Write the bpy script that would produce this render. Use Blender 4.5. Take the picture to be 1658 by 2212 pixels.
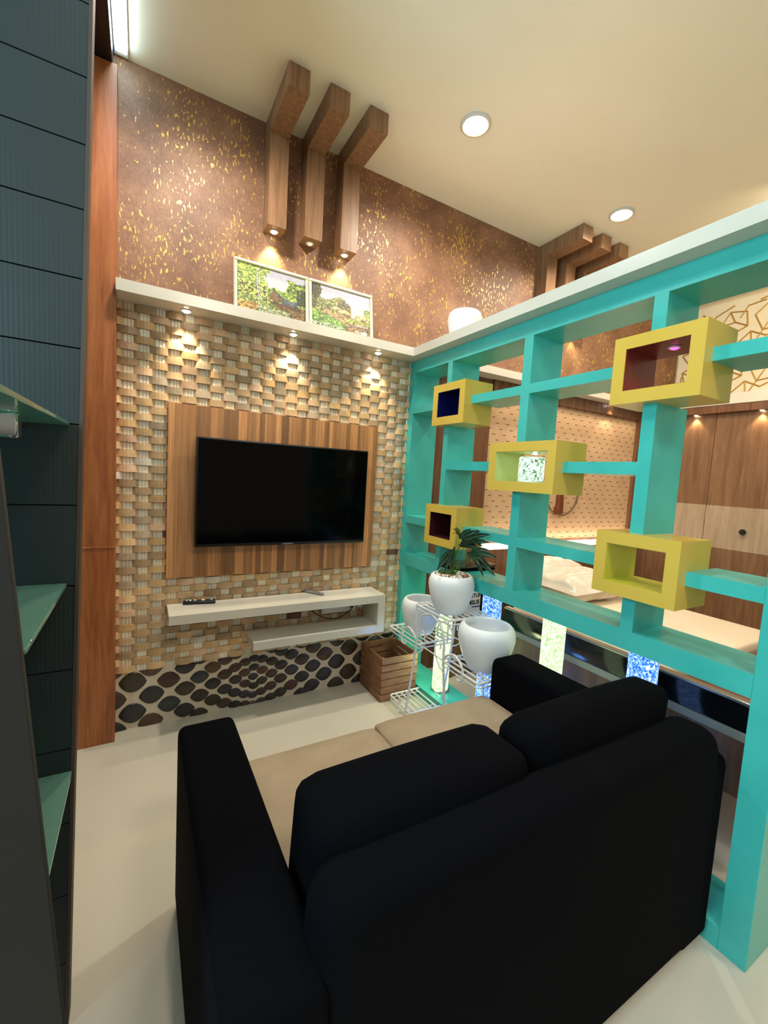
import bpy, bmesh, math, random
from mathutils import Vector, Matrix, noise
random.seed(7)
S = bpy.context.scene
for o in list(bpy.data.objects): bpy.data.objects.remove(o)
C = S.collection

# ------------------------------------------------------------------ camera, world, exposure, lights
CAM = Vector((-1.5368, -2.4541, 1.3796)); FPX = 923.34
yaw, pitch, roll = .5192, -.0850, .0575
cy, sy, cp, sp, cr, sr = math.cos(yaw), math.sin(yaw), math.cos(pitch), math.sin(pitch), math.cos(roll), math.sin(roll)
fwd = Vector((sy*cp, cy*cp, sp)); rt = Vector((cy, -sy, 0)); up = rt.cross(fwd)
R_ = rt*cr + up*sr; U_ = -rt*sr + up*cr
cam = bpy.data.objects.new('camera', bpy.data.cameras.new('camera')); C.objects.link(cam)
m = Matrix((R_, U_, -fwd)).transposed().to_4x4(); m.translation = CAM
cam.matrix_world = m
cam.data.sensor_fit = 'HORIZONTAL'; cam.data.sensor_width = 36; cam.data.lens = 36*FPX/1658
cam.data.clip_start = .02
S.camera = cam
S.view_settings.view_transform = 'Standard'; S.view_settings.look = 'None'
S.view_settings.exposure = 0.38; S.view_settings.gamma = 1; S.view_settings.use_curve_mapping = False
w = bpy.data.worlds.new('world'); S.world = w; w.use_nodes = True
w.node_tree.nodes['Background'].inputs[0].default_value = (1.0, .90, .76, 1)
w.node_tree.nodes['Background'].inputs[1].default_value = .42

def light(name, kind, loc, power, col, target=None, parent=None, **kw):
    L = bpy.data.lights.new(name, kind); L.energy = power; L.color = col
    for k, v in kw.items(): setattr(L, k, v)
    o = bpy.data.objects.new(name, L); C.objects.link(o); o.location = loc
    if target is not None:
        o.rotation_euler = (Vector(target)-Vector(loc)).to_track_quat('-Z', 'Y').to_euler()
    if parent:
        o.parent = parent; o.matrix_parent_inverse = Matrix.Translation(-parent.location)
    return o
WARM = (1, .80, .54); NEUT = (1, .93, .82); COOL = (.52, .86, 1.0)
H = 3.187
# added fill lights just below the ceiling, outside the frame, without fixtures
light('room_fill_light', 'AREA', (-.9, -3.3, H-.05), 24, NEUT, (-.9, -3.3, 0), shape='DISK', size=.5)
light('room_fill_light', 'AREA', (.6, -3.0, H-.05), 14, WARM, (.6, -3.0, 0), shape='DISK', size=.5)
light('bedroom_fill_light', 'AREA', (1.7, -1.6, H-.06), 23, WARM, (3.1, -.9, 1.2), shape='DISK', size=.4)  # added fill, turned to brighten the gold-line panel and bedroom
# added cool fill, left of and behind the camera, brightens the left-facing sides
light('cool_fill_light', 'AREA', (-3.05, -2.25, 1.9), 60, COOL, (0, -1.3, 1.3), shape='RECTANGLE', size=.9, size_y=1.4)

# ------------------------------------------------------------------ helpers
def srgb(r, g, b):
    f = lambda c: (c/255/12.92) if c/255 <= .04045 else ((c/255+.055)/1.055)**2.4
    return (f(r), f(g), f(b), 1)
class M:
    def __init__(s): s.v = []; s.f = []; s.c = []
    def addbm(s, bm, col):
        n = len(s.v); bm.verts.index_update()
        s.v += [v.co.copy() for v in bm.verts]
        for f in bm.faces: s.f.append([n+v.index for v in f.verts]); s.c.append(col)
        bm.free()
    def box(s, x0, x1, y0, y1, z0, z1, r=0, seg=2, col=(1, 1, 1, 1), rot=None, piv=None):
        bm = bmesh.new(); bmesh.ops.create_cube(bm, size=1)
        for v in bm.verts:
            v.co = Vector(((x0+x1)/2+v.co.x*(x1-x0), (y0+y1)/2+v.co.y*(y1-y0), (z0+z1)/2+v.co.z*(z1-z0)))
        if r > 0: bmesh.ops.bevel(bm, geom=list(bm.edges), offset=r, segments=seg, profile=.5, affect='EDGES')
        if rot is not None:
            p = Vector(piv) if piv is not None else Vector(((x0+x1)/2, (y0+y1)/2, (z0+z1)/2))
            for v in bm.verts: v.co = p + rot @ (v.co-p)
        s.addbm(bm, col); return s
    def raw(s, vs, fs, col=(1, 1, 1, 1)):
        n = len(s.v); s.v += [Vector(v) for v in vs]
        for f in fs: s.f.append([n+i for i in f]); s.c.append(col)
        return s
    def prism(s, pts, axis, a, b, r=0, col=(1, 1, 1, 1)):
        """polygon pts in the plane normal to axis, extruded a..b"""
        def mk(p, t):
            if axis == 'x': return (t, p[0], p[1])
            if axis == 'y': return (p[0], t, p[1])
            return (p[0], p[1], t)
        bm = bmesh.new()
        A = [bm.verts.new(mk(p, a)) for p in pts]; B = [bm.verts.new(mk(p, b)) for p in pts]
        n = len(pts); bm.faces.new(A); bm.faces.new(list(reversed(B)))
        for i in range(n): bm.faces.new((A[i], B[i], B[(i+1) % n], A[(i+1) % n]))
        bmesh.ops.recalc_face_normals(bm, faces=bm.faces)
        if r > 0:
            bmesh.ops.bevel(bm, geom=[e for e in bm.edges if len(e.link_faces) == 2 and e.calc_face_angle(0) > .6], offset=r, segments=3, profile=.5, affect='EDGES')
        s.addbm(bm, col); return s
    def tube(s, pts, r, n=8, closed=False, col=(1, 1, 1, 1)):
        pts = [Vector(p) for p in pts]; N = len(pts); base = len(s.v)
        rr = r if callable(r) else (lambda t: r)
        t0 = (pts[1]-pts[0]).normalized(); u = t0.orthogonal().normalized()
        for i, p in enumerate(pts):
            if closed: t = (pts[(i+1) % N]-pts[i-1]).normalized()
            else: t = (pts[min(i+1, N-1)]-pts[max(i-1, 0)]).normalized()
            u = (u - t*u.dot(t)).normalized(); v = t.cross(u)
            q = rr(i/(N-1))
            for k in range(n):
                a = 2*math.pi*k/n; s.v.append(p+u*math.cos(a)*q+v*math.sin(a)*q)
        for i in range(N if closed else N-1):
            j = (i+1) % N
            for k in range(n):
                l = (k+1) % n
                s.f.append([base+i*n+k, base+i*n+l, base+j*n+l, base+j*n+k]); s.c.append(col)
        if not closed:
            s.f.append([base+k for k in reversed(range(n))]); s.c.append(col)
            s.f.append([base+(N-1)*n+k for k in range(n)]); s.c.append(col)
        return s
    def lathe(s, prof, ctr, n=40, col=(1, 1, 1, 1), axis='z'):
        base = len(s.v); c = Vector(ctr)
        for (r, z) in prof:
            for k in range(n):
                a = 2*math.pi*k/n
                if axis == 'z': s.v.append(c+Vector((r*math.cos(a), r*math.sin(a), z)))
                elif axis == 'y': s.v.append(c+Vector((r*math.cos(a), z, r*math.sin(a))))
                else: s.v.append(c+Vector((z, r*math.cos(a), r*math.sin(a))))
        for i in range(len(prof)-1):
            for k in range(n):
                l = (k+1) % n
                s.f.append([base+i*n+k, base+i*n+l, base+(i+1)*n+l, base+(i+1)*n+k]); s.c.append(col)
        if prof[0][0] > 1e-6: s.f.append([base+k for k in reversed(range(n))]); s.c.append(col)
        if prof[-1][0] > 1e-6: s.f.append([base+(len(prof)-1)*n+k for k in range(n)]); s.c.append(col)
        return s
    def grid(s, fn, nu, nv, col=(1, 1, 1, 1)):
        base = len(s.v)
        for j in range(nv+1):
            for i in range(nu+1): s.v.append(Vector(fn(i/nu, j/nv)))
        for j in range(nv):
            for i in range(nu):
                a = base+j*(nu+1)+i
                s.f.append([a, a+1, a+nu+2, a+nu+1]); s.c.append(col(i/nu, j/nv) if callable(col) else col)
        return s
    def build(s, name, mat, parent=None, smooth=40, recalc=True, **props):
        me = bpy.data.meshes.new(name); me.from_pydata([tuple(v) for v in s.v], [], s.f); me.update()
        if any(c != (1, 1, 1, 1) for c in s.c):
            at = me.color_attributes.new('Col', 'FLOAT_COLOR', 'CORNER'); buf = []
            for p in me.polygons: buf += list(s.c[p.index])*p.loop_total
            at.data.foreach_set('color', buf)
        if recalc:
            bm = bmesh.new(); bm.from_mesh(me); bmesh.ops.recalc_face_normals(bm, faces=bm.faces); bm.to_mesh(me); bm.free()
        if smooth:
            me.shade_smooth(); me.set_sharp_from_angle(angle=math.radians(smooth))
        me.materials.append(mat)
        o = bpy.data.objects.new(name, me); C.objects.link(o)
        if parent:
            o.parent = parent
            loc = parent.location.copy(); q = parent
            while q.parent: q = q.parent; loc = q.location.copy() if q.type == 'EMPTY' else loc
            o.matrix_parent_inverse = Matrix.Translation(-loc) if parent.type == 'EMPTY' else Matrix.Identity(4)
        for k, v in props.items(): o[k] = v
        return o
def thing(name, label, cat, loc=(0, 0, 0), group=None):
    o = bpy.data.objects.new(name, None); C.objects.link(o); o.location = loc; o.empty_display_size = .05
    o['label'] = label; o['category'] = cat
    if group: o['group'] = group
    return o
def struct(name, mm, mat, **k):
    o = mm.build(name, mat, **k); o['kind'] = 'structure'; return o

# ------------------------------------------------------------------ materials
def mat(name, col=(1, 1, 1, 1), rough=.5, metal=0., emis=None, estr=0., attr=False, **kw):
    m = bpy.data.materials.new(name); m.use_nodes = True; nt = m.node_tree; b = nt.nodes['Principled BSDF']
    b.inputs['Base Color'].default_value = col; b.inputs['Roughness'].default_value = rough; b.inputs['Metallic'].default_value = metal
    if emis: b.inputs['Emission Color'].default_value = emis; b.inputs['Emission Strength'].default_value = estr
    for k, v in kw.items(): b.inputs[k].default_value = v
    if attr:
        a = nt.nodes.new('ShaderNodeAttribute'); a.attribute_name = 'Col'; nt.links.new(a.outputs['Color'], b.inputs['Base Color'])
    return m
def N(nt, t, **kw):
    n = nt.nodes.new(t)
    for k, v in kw.items(): setattr(n, k, v)
    return n
def coords(nt, scale=(1, 1, 1), kind='Object'):
    tc = N(nt, 'ShaderNodeTexCoord'); mp = N(nt, 'ShaderNodeMapping'); mp.inputs['Scale'].default_value = scale
    nt.links.new(tc.outputs[kind], mp.inputs['Vector']); return mp.outputs['Vector']
def ramp(nt, fac, stops, interp='LINEAR'):
    r = N(nt, 'ShaderNodeValToRGB'); r.color_ramp.interpolation = interp
    e = r.color_ramp.elements
    while len(e) < len(stops): e.new(.5)
    for i, (p, c) in enumerate(stops): e[i].position = p; e[i].color = c
    nt.links.new(fac, r.inputs[0]); return r.outputs[0]
def noi(nt, vec, scale=5, detail=3, rough=.5, dist=0.):
    n = N(nt, 'ShaderNodeTexNoise'); n.inputs['Scale'].default_value = scale; n.inputs['Detail'].default_value = detail
    n.inputs['Roughness'].default_value = rough; n.inputs['Distortion'].default_value = dist
    nt.links.new(vec, n.inputs['Vector']); return n.outputs['Fac']
def mixc(nt, fac, a, b, mode='MIX'):
    n = N(nt, 'ShaderNodeMix', data_type='RGBA', blend_type=mode)
    for sock, v in ((n.inputs[0], fac), (n.inputs[6], a), (n.inputs[7], b)):
        if hasattr(v, 'is_linked'): nt.links.new(v, sock)
        else: sock.default_value = v
    return n.outputs[2]
def bump(nt, h, strength=.3, dist=.01):
    b = N(nt, 'ShaderNodeBump'); b.inputs['Strength'].default_value = strength; b.inputs['Distance'].default_value = dist
    nt.links.new(h, b.inputs['Height']); nt.links.new(b.outputs[0], nt.nodes['Principled BSDF'].inputs['Normal'])
def wood(name, c0, c1, c2, scale=(9, 9, .6), rough=.38, attr=False, sc=4, coat=0.):
    m = mat(name, rough=rough); nt = m.node_tree; v = coords(nt, scale)
    f = noi(nt, v, sc, 5, .6, .6); f2 = noi(nt, coords(nt, tuple(s*6 for s in scale)), sc, 3, .6)
    c = ramp(nt, f, [(.25, c0), (.5, c1), (.75, c2)])
    c = mixc(nt, .22, c, ramp(nt, f2, [(.3, (.25, .25, .25, 1)), (.7, (1, 1, 1, 1))]), 'MULTIPLY')
    if attr:
        a = N(nt, 'ShaderNodeAttribute'); a.attribute_name = 'Col'; c = mixc(nt, 1., c, a.outputs['Color'], 'MULTIPLY')
    b = nt.nodes['Principled BSDF']; nt.links.new(c, b.inputs['Base Color']); b.inputs['Coat Weight'].default_value = coat
    return m
def mottled(name, a, b, scale=6, rough=.3, bs=0., **kw):
    m = mat(name, rough=rough, **kw); nt = m.node_tree; v = coords(nt)
    f = noi(nt, v, scale, 4, .6)
    nt.links.new(ramp(nt, f, [(.35, a), (.65, b)]), nt.nodes['Principled BSDF'].inputs['Base Color'])
    if bs: bump(nt, noi(nt, v, 120, 3), bs, .002)
    return m

TEAL = mottled('teal_paint', srgb(62, 176, 166), srgb(72, 186, 176), 5, .27)
YEL = mottled('yellow_paint', srgb(216, 178, 74), srgb(220, 182, 80), 5, .25)
WHITE = mottled('white_lacquer', srgb(206, 200, 186), srgb(212, 206, 192), 4, .22)
CEIL = mottled('ceiling_paint', srgb(236, 228, 204), srgb(240, 232, 210), 1.5, .33)
FLOOR = mottled('polished_floor', srgb(202, 193, 176), srgb(210, 201, 184), 1.1, .13)
BEAMW = wood('beam_wood', srgb(112, 78, 54), srgb(142, 104, 74), srgb(166, 126, 92), (14, 14, .7))
PILW = wood('pillar_wood', srgb(124, 66, 30), srgb(164, 94, 50), srgb(184, 112, 64), (9, 9, .7), .35)
BEDW = wood('headboard_wood', srgb(80, 50, 32), srgb(112, 74, 48), srgb(132, 90, 60), (8, 8, .6))
WARDW = wood('wardrobe_wood', srgb(102, 72, 50), srgb(124, 90, 64), srgb(142, 106, 76), (6, 6, .5), .3)
WARDL = wood('wardrobe_pale_wood', srgb(150, 128, 104), srgb(168, 146, 120), srgb(182, 160, 134), (6, 6, .5), .3)
PLANK = wood('plank_wood', srgb(168, 116, 74), srgb(204, 148, 98), srgb(222, 170, 118), (22, 22, .6), .35, attr=True)
CRATEW = wood('crate_wood', srgb(126, 84, 58), srgb(150, 104, 74), srgb(172, 124, 90), (3, 3, 14), .6)
BLACKG = mat('black_gloss', srgb(3, 3, 4), .10, **{'Specular IOR Level': .08})
BLACKP = mat('black_plastic', srgb(14, 14, 15), .35)
GREYP = mat('grey_plastic', srgb(128, 126, 124), .4)
WPOT = mottled('white_ceramic', srgb(238, 237, 238), srgb(242, 241, 242), 4, .45)
WMET = mat('white_metal', srgb(226, 224, 220), .35)
CHROME = mat('chrome', srgb(190, 190, 190), .2, 1.)
SILV = mat('silver_trim', srgb(170, 168, 165), .3, .8)
BULB = mat('warm_bulb', srgb(255, 240, 210), .4, emis=(1, .88, .66, 1), estr=18)
BULBS = mat('spot_bulb', srgb(255, 240, 210), .4, emis=(1, .90, .70, 1), estr=14)
BULBOFF = mat('unlit_bulb', srgb(220, 215, 200), .3, emis=(1, .90, .70, 1), estr=.35)
BULBG = mat('pale_green_bulb', srgb(240, 255, 240), .4, emis=(.85, 1, .85, 1), estr=12)
BULBM = mat('magenta_bulb', srgb(230, 60, 140), .4, emis=(1, .05, .35, 1), estr=4)
TRIM = mat('lamp_trim', srgb(200, 196, 186), .4)
GLASS = mat('green_glass', srgb(150, 200, 180), .05, **{'Transmission Weight': .75, 'IOR': 1.45, 'Alpha': 1.0})
LEDW = mat('led_strip_cool', (1, 1, 1, 1), .5, emis=(.62, .90, 1.0, 1), estr=16)
LEDH = mat('led_strip_warm', (1, 1, 1, 1), .5, emis=(1, .84, .66, 1), estr=3.5)
NAVY = mat('navy_lining', srgb(12, 18, 78), .3)
MAROON = mat('maroon_lining', srgb(60, 10, 22), .5)
RED = mat('red_lining', srgb(110, 26, 24), .3)
PALEG = mat('pale_green_lining', srgb(190, 198, 120), .35)
LIME = mottled('lime_lining', srgb(196, 192, 62), srgb(200, 196, 68), 5, .3)
LEAF = mottled('leaf_green', srgb(14, 46, 20), srgb(26, 66, 30), 30, .45)
STEM = mat('stem_green', srgb(70, 120, 46), .5)
PEBM = mat('potting_pebbles', rough=.6, attr=True)
ATTR = mat('painted_print', rough=.55, attr=True)
CREAMF = mat('cream_frame', srgb(226, 222, 186), .4)
BEDL = mottled('cream_bed_cover', srgb(232, 216, 190), srgb(240, 226, 202), 4, .35)
BEDP = mottled('pillow_wrap', srgb(226, 214, 198), srgb(238, 228, 214), 9, .18)
BLSIDE = mottled('black_leather_gloss', srgb(8, 9, 10), srgb(16, 18, 20), 6, .12)
GREYST = mat('grey_band', srgb(150, 138, 122), .35)
ROPE = mat('rope_brown', srgb(104, 80, 40), .8)
RUST = mottled('rust_brown', srgb(84, 36, 14), srgb(120, 58, 24), 20, .5)
DARKBOARD = mottled('dark_board', srgb(20, 18, 15), srgb(26, 23, 19), 8, .75)
DARKTRIM = mat('brown_edge_trim', srgb(62, 46, 36), .6)
CREAMC = mat('cream_trim', srgb(190, 178, 150), .5)
BLACKM = mat('soffit_black', srgb(8, 9, 16), .4)

# sofa fabrics
SOFA = mat('charcoal_velvet', srgb(6, 6, 9), 1., **{'Specular IOR Level': .06})
nt = SOFA.node_tree; bump(nt, noi(nt, coords(nt), 260, 2), .25, .002)
SEATF = mottled('beige_fabric', srgb(156, 136, 112), srgb(166, 146, 122), 7, .85); nt = SEATF.node_tree; bump(nt, noi(nt, coords(nt), 300, 2), .2, .002)

# brown wallpaper with gold flecks
WALLP = mat('brown_gold_wallpaper', rough=.55); nt = WALLP.node_tree; b = nt.nodes['Principled BSDF']
v = coords(nt)
base = ramp(nt, noi(nt, v, 5, 5, .65), [(.3, srgb(112, 76, 54)), (.5, srgb(134, 94, 68)), (.7, srgb(156, 114, 84))])
fine = noi(nt, coords(nt, (1.6, 1.6, 1)), 60, 2, .6)
base = mixc(nt, .35, base, ramp(nt, fine, [(.35, (.45, .42, .4, 1)), (.6, (1, 1, 1, 1))]), 'MULTIPLY')
fl = noi(nt, coords(nt, (2.5, 2.5, 1)), 36, 3, .5, .4)
cl = noi(nt, v, 4.2, 3, .6)
mm_ = N(nt, 'ShaderNodeMath', operation='MULTIPLY_ADD'); nt.links.new(cl, mm_.inputs[0]); mm_.inputs[1].default_value = .42; nt.links.new(fl, mm_.inputs[2])
mask = ramp(nt, mm_.outputs[0], [(.835, (0, 0, 0, 1)), (.855, (1, 1, 1, 1))])
colr = mixc(nt, mask, base, srgb(216, 172, 82))
nt.links.new(colr, b.inputs['Base Color'])
me_ = N(nt, 'ShaderNodeMath', operation='MULTIPLY'); nt.links.new(mask, me_.inputs[0]); me_.inputs[1].default_value = .45; nt.links.new(me_.outputs[0], b.inputs['Metallic'])
ro_ = N(nt, 'ShaderNodeMath', operation='MULTIPLY_ADD'); nt.links.new(mask, ro_.inputs[0]); ro_.inputs[1].default_value = -.2; ro_.inputs[2].default_value = .58; nt.links.new(ro_.outputs[0], b.inputs['Roughness'])
bump(nt, fl, .25, .004)

# stone mosaic
MOS = mat('beige_marble_weave', rough=.4); nt = MOS.node_tree; b = nt.nodes['Principled BSDF']; v = coords(nt)
a = N(nt, 'ShaderNodeAttribute'); a.attribute_name = 'Col'
f = noi(nt, v, 9, 4, .6, 1.2); f2 = noi(nt, v, 30, 4, .65, .8)
c = mixc(nt, .45, a.outputs['Color'], ramp(nt, f, [(.3, (.72, .66, .58, 1)), (.55, (1, 1, 1, 1)), (.7, (1.0, .86, .74, 1))]), 'MULTIPLY')
c = mixc(nt, .25, c, ramp(nt, f2, [(.35, (.5, .45, .4, 1)), (.6, (1, 1, 1, 1))]), 'MULTIPLY')
nt.links.new(c, b.inputs['Base Color'])
STONE = mat('dark_stone', rough=.35); nt = STONE.node_tree; b = nt.nodes['Principled BSDF']; v = coords(nt)
a = N(nt, 'ShaderNodeAttribute'); a.attribute_name = 'Col'
nt.links.new(mixc(nt, .8, a.outputs['Color'], ramp(nt, noi(nt, v, 40, 5, .7, 1.5), [(.3, (.3, .28, .26, 1)), (.62, (1, .95, .9, 1)), (.75, (2.2, 1.9, 1.6, 1))]), 'MULTIPLY'), b.inputs['Base Color'])
bump(nt, noi(nt, v, 60, 4, .7), .5, .004)
GROUT = mottled('cream_grout', srgb(206, 192, 166), srgb(216, 202, 178), 8, .7)
RIBW = mottled('ribbed_slate_panel', srgb(19, 30, 31), srgb(23, 35, 36), 3, .5)
nt = RIBW.node_tree
wv = N(nt, 'ShaderNodeTexWave'); wv.inputs['Scale'].default_value = 38; nt.links.new(coords(nt), wv.inputs['Vector']); bump(nt, wv.outputs['Fac'], .08, .0015)

# perforated beige headboard panel: rows of short dark slots
PERF = mat('perforated_beige_panel', rough=.55); nt = PERF.node_tree; b = nt.nodes['Principled BSDF']
br = N(nt, 'ShaderNodeTexBrick'); br.inputs['Scale'].default_value = 1.0
tc = N(nt, 'ShaderNodeTexCoord'); sx = N(nt, 'ShaderNodeSeparateXYZ'); nt.links.new(tc.outputs['Object'], sx.inputs[0])
def band(sock, per, lo, hi, shift=None):
    d = N(nt, 'ShaderNodeMath', operation='MULTIPLY'); nt.links.new(sock, d.inputs[0]); d.inputs[1].default_value = 1/per
    src = d.outputs[0]
    if shift is not None:
        ad = N(nt, 'ShaderNodeMath', operation='ADD'); nt.links.new(src, ad.inputs[0]); nt.links.new(shift, ad.inputs[1]); src = ad.outputs[0]
    fr = N(nt, 'ShaderNodeMath', operation='FRACT'); nt.links.new(src, fr.inputs[0])
    g = N(nt, 'ShaderNodeMath', operation='GREATER_THAN'); nt.links.new(fr.outputs[0], g.inputs[0]); g.inputs[1].default_value = lo
    l = N(nt, 'ShaderNodeMath', operation='LESS_THAN'); nt.links.new(fr.outputs[0], l.inputs[0]); l.inputs[1].default_value = hi
    mu = N(nt, 'ShaderNodeMath', operation='MULTIPLY'); nt.links.new(g.outputs[0], mu.inputs[0]); nt.links.new(l.outputs[0], mu.inputs[1])
    return mu.outputs[0]
fl_ = N(nt, 'ShaderNodeMath', operation='MULTIPLY'); nt.links.new(sx.outputs['Z'], fl_.inputs[0]); fl_.inputs[1].default_value = 1/.042
fo = N(nt, 'ShaderNodeMath', operation='FLOOR'); nt.links.new(fl_.outputs[0], fo.inputs[0])
sh = N(nt, 'ShaderNodeMath', operation='MULTIPLY'); nt.links.new(fo.outputs[0], sh.inputs[0]); sh.inputs[1].default_value = .37
mu = N(nt, 'ShaderNodeMath', operation='MULTIPLY'); nt.links.new(band(sx.outputs['X'], .11, 0, .3, sh.outputs[0]), mu.inputs[0]); nt.links.new(band(sx.outputs['Z'], .042, .3, .44), mu.inputs[1])
nt.links.new(mixc(nt, mu.outputs[0], ramp(nt, noi(nt, coords(nt), 5, 3), [(.3, srgb(184, 152, 118)), (.7, srgb(196, 164, 130))]), srgb(92, 62, 36)), b.inputs['Base Color'])

# bubble-lit acrylic
def acrylic(name, dark, bright, strength, scale=70, core=None):
    m = mat(name, (0.02, .02, .03, 1), .2); nt = m.node_tree; b = nt.nodes['Principled BSDF']
    f = noi(nt, coords(nt, (1, 1, .8)), scale, 2, .6, 1.2)
    c = ramp(nt, f, [(.38, dark), (.5, bright), (.62, (1, 1, 1, 1) if core is None else core)])
    nt.links.new(c, b.inputs['Emission Color']); b.inputs['Emission Strength'].default_value = strength
    return m
ACR_B = acrylic('blue_lit_acrylic', srgb(20, 70, 190), srgb(90, 160, 240), 1.25)
ACR_BD = acrylic('deep_blue_lit_acrylic', srgb(20, 70, 215), srgb(60, 140, 248), 1.25, 105, core=srgb(215, 240, 255))
ACR_G = acrylic('green_lit_acrylic', srgb(140, 190, 120), srgb(215, 250, 180), 1.25, 105, core=srgb(245, 255, 215))
ACR_L = acrylic('mint_lit_mosaic', srgb(40, 80, 50), srgb(190, 245, 195), 1.3, 90)

# ------------------------------------------------------------------ room shell
def slab(x0, x1, y0, y1, z0, z1): return M().box(x0, x1, y0, y1, z0, z1)
struct('floor', slab(-3.2, 3.5, -4.2, .2, -.1, 0), FLOOR)
struct('ceiling', slab(-3.2, 3.5, -4.2, .2, H, H+.1), CEIL)
wb = struct('wall_back', slab(-3.2, 3.3, 0, .12, 0, H), WALLP)
struct('wall_left', slab(-3.3, -3.2, -4.2, .2, 0, H), mottled('left_wall_paint', srgb(60, 72, 74), srgb(66, 78, 80), 2, .7))
struct('wall_right', slab(3.19, 3.3, -4.2, 0, 0, H), mottled('right_wall_paint', srgb(226, 210, 176), srgb(232, 216, 184), 2, .5))

# woven stone cladding on the TV wall
zb, zt = .305, 2.126; XL, XR = -1.64, 0.
mz = M(); mz.raw([(XL, -.0015, zb), (XR, -.0015, zb), (XR, -.0015, zt), (XL, -.0015, zt)], [(0, 1, 2, 3)], srgb(70, 54, 40))
pal = [(212, 178, 134), (200, 168, 128), (220, 184, 138), (190, 160, 124), (206, 170, 120), (194, 172, 144), (218, 182, 148), (184, 154, 118)]
rows = 50; rh = (zt-zb)/rows; per = .1340
for j in range(rows):
    z0 = zb+j*rh; off = (0 if j % 2 == 0 else per/2)
    i = -1
    while XL+off+(i)*per < XR:
        xs = XL+off+i*per; i += 1
        # beige convex strip
        a0, a1 = max(xs, XL), min(xs+.091, XR)
        if a1-a0 > .008:
            r_ = random.random(); p = random.choice(pal)
            if r_ < .018: p = (118, 74, 60)
            elif r_ < .05: p = (214, 204, 186)
            k = random.uniform(.92, 1.06); col = srgb(*(min(255, q*k) for q in p)); tl = random.uniform(-.003, .003)
            def fn(u, v, a0=a0, a1=a1, xs=xs, z0=z0, tl=tl):
                x = a0+(a1-a0)*u; t = (x-xs)/.091
                d = .004+.015*math.sin(math.pi*min(max(t, 0), 1))**.8+tl*(v-.5)
                if v <= 0 or v >= 1: pass
                return (x, -d, z0+.0008+(rh-.0016)*v)
            mz.grid(fn, 6, 1, col)
            # top and bottom lips
            for vv in (0, 1):
                mz.grid(lambda u, v, vv=vv, fn=fn: (fn(u, vv)[0], fn(u, vv)[1]*(1-v), fn(u, vv)[2]), 6, 1, col)
        # pale ribbed strip
        b0, b1 = max(xs+.091, XL), min(xs+per, XR)
        if b1-b0 > .006:
            k = random.uniform(.9, 1.05); col = srgb(*(min(255, q*k) for q in random.choice([(244, 238, 218), (236, 232, 214), (246, 236, 208)])))
            def fr(u, v, b0=b0, b1=b1, xs=xs, z0=z0):
                x = b0+(b1-b0)*u; t = (x-xs-.091)/(per-.091)
                return (x, -(.0035+.0035*abs(math.sin(3*math.pi*t))), z0+rh*v)
            mz.grid(fr, 12, 1, col)
mz.build('stone_cladding', MOS, wb, smooth=0, recalc=False)
# river stone band under it
pb = M(); pb.box(XL, XR, -.006, -.0005, 0, zb)
pb.build('grout_band', GROUT, wb)
st = M(); cx0, cz0 = -.954, .163
spal = [(62, 54, 50), (74, 56, 48), (56, 54, 56), (68, 60, 46), (84, 62, 50), (50, 48, 48), (62, 64, 68), (94, 66, 52)]
hx, kx, kbc, kz = .047, .050, .028, 3.2
for i in range(-14, 20):
    for j in range(-12, 13):
        if (i+j) % 2: continue
        dx = i*hx*(1+kx*abs(i)); lx = hx*(1+2*kx*abs(i)); lz = kbc*(1+kz*abs(dx)**1.0)
        lz = min(lz, .082)
        px = cx0+dx+random.uniform(-.003, .003); pz = cz0+j*lz+random.uniform(-.002, .002)+.12*abs(dx)*0
        near = max(0, 1-math.hypot(dx, j*lz)/.35)
        ax_, az_ = lx*(.71-.05*near), lz*(.66+.10*near)
        if px < XL-.1 or px > .1 or pz < -.08 or pz > zb+.08: continue
        n = 20; pw = .80-.12*near; tw = random.uniform(-.10, .10)
        def P_(t, k):
            c, s = math.cos(t), math.sin(t); x = ax_*c*k; z = math.copysign(max(0, 1-abs(c)**2.0)**pw, s)*az_*k
            x, z = x*math.cos(tw)-z*math.sin(tw), x*math.sin(tw)+z*math.cos(tw)
            return (min(max(px+x, XL), XR-.001), min(max(pz+z, .001), zb-.001))
        vs = []
        rings = ((1, .006), (.93, .011), (.6, .015))
        for k, d in rings:
            for a in range(n): x, z = P_(2*math.pi*a/n, k); vs.append((x, -d, z))
        xs_ = [v[0] for v in vs]; zs_ = [v[2] for v in vs]
        if max(xs_)-min(xs_) < .008 or max(zs_)-min(zs_) < .008: continue
        x, z = P_(0, 0); vs.append((x, -.016-random.uniform(0, .003), z)); fs = []
        for r0 in range(2):
            for a in range(n): fs.append((r0*n+a, r0*n+(a+1) % n, (r0+1)*n+(a+1) % n, (r0+1)*n+a))
        for a in range(n): fs.append((2*n+a, 2*n+(a+1) % n, 3*n))
        st.raw(vs, fs, srgb(*random.choice(spal)))
st.build('river_stones', STONE, wb, recalc=False)

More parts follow.
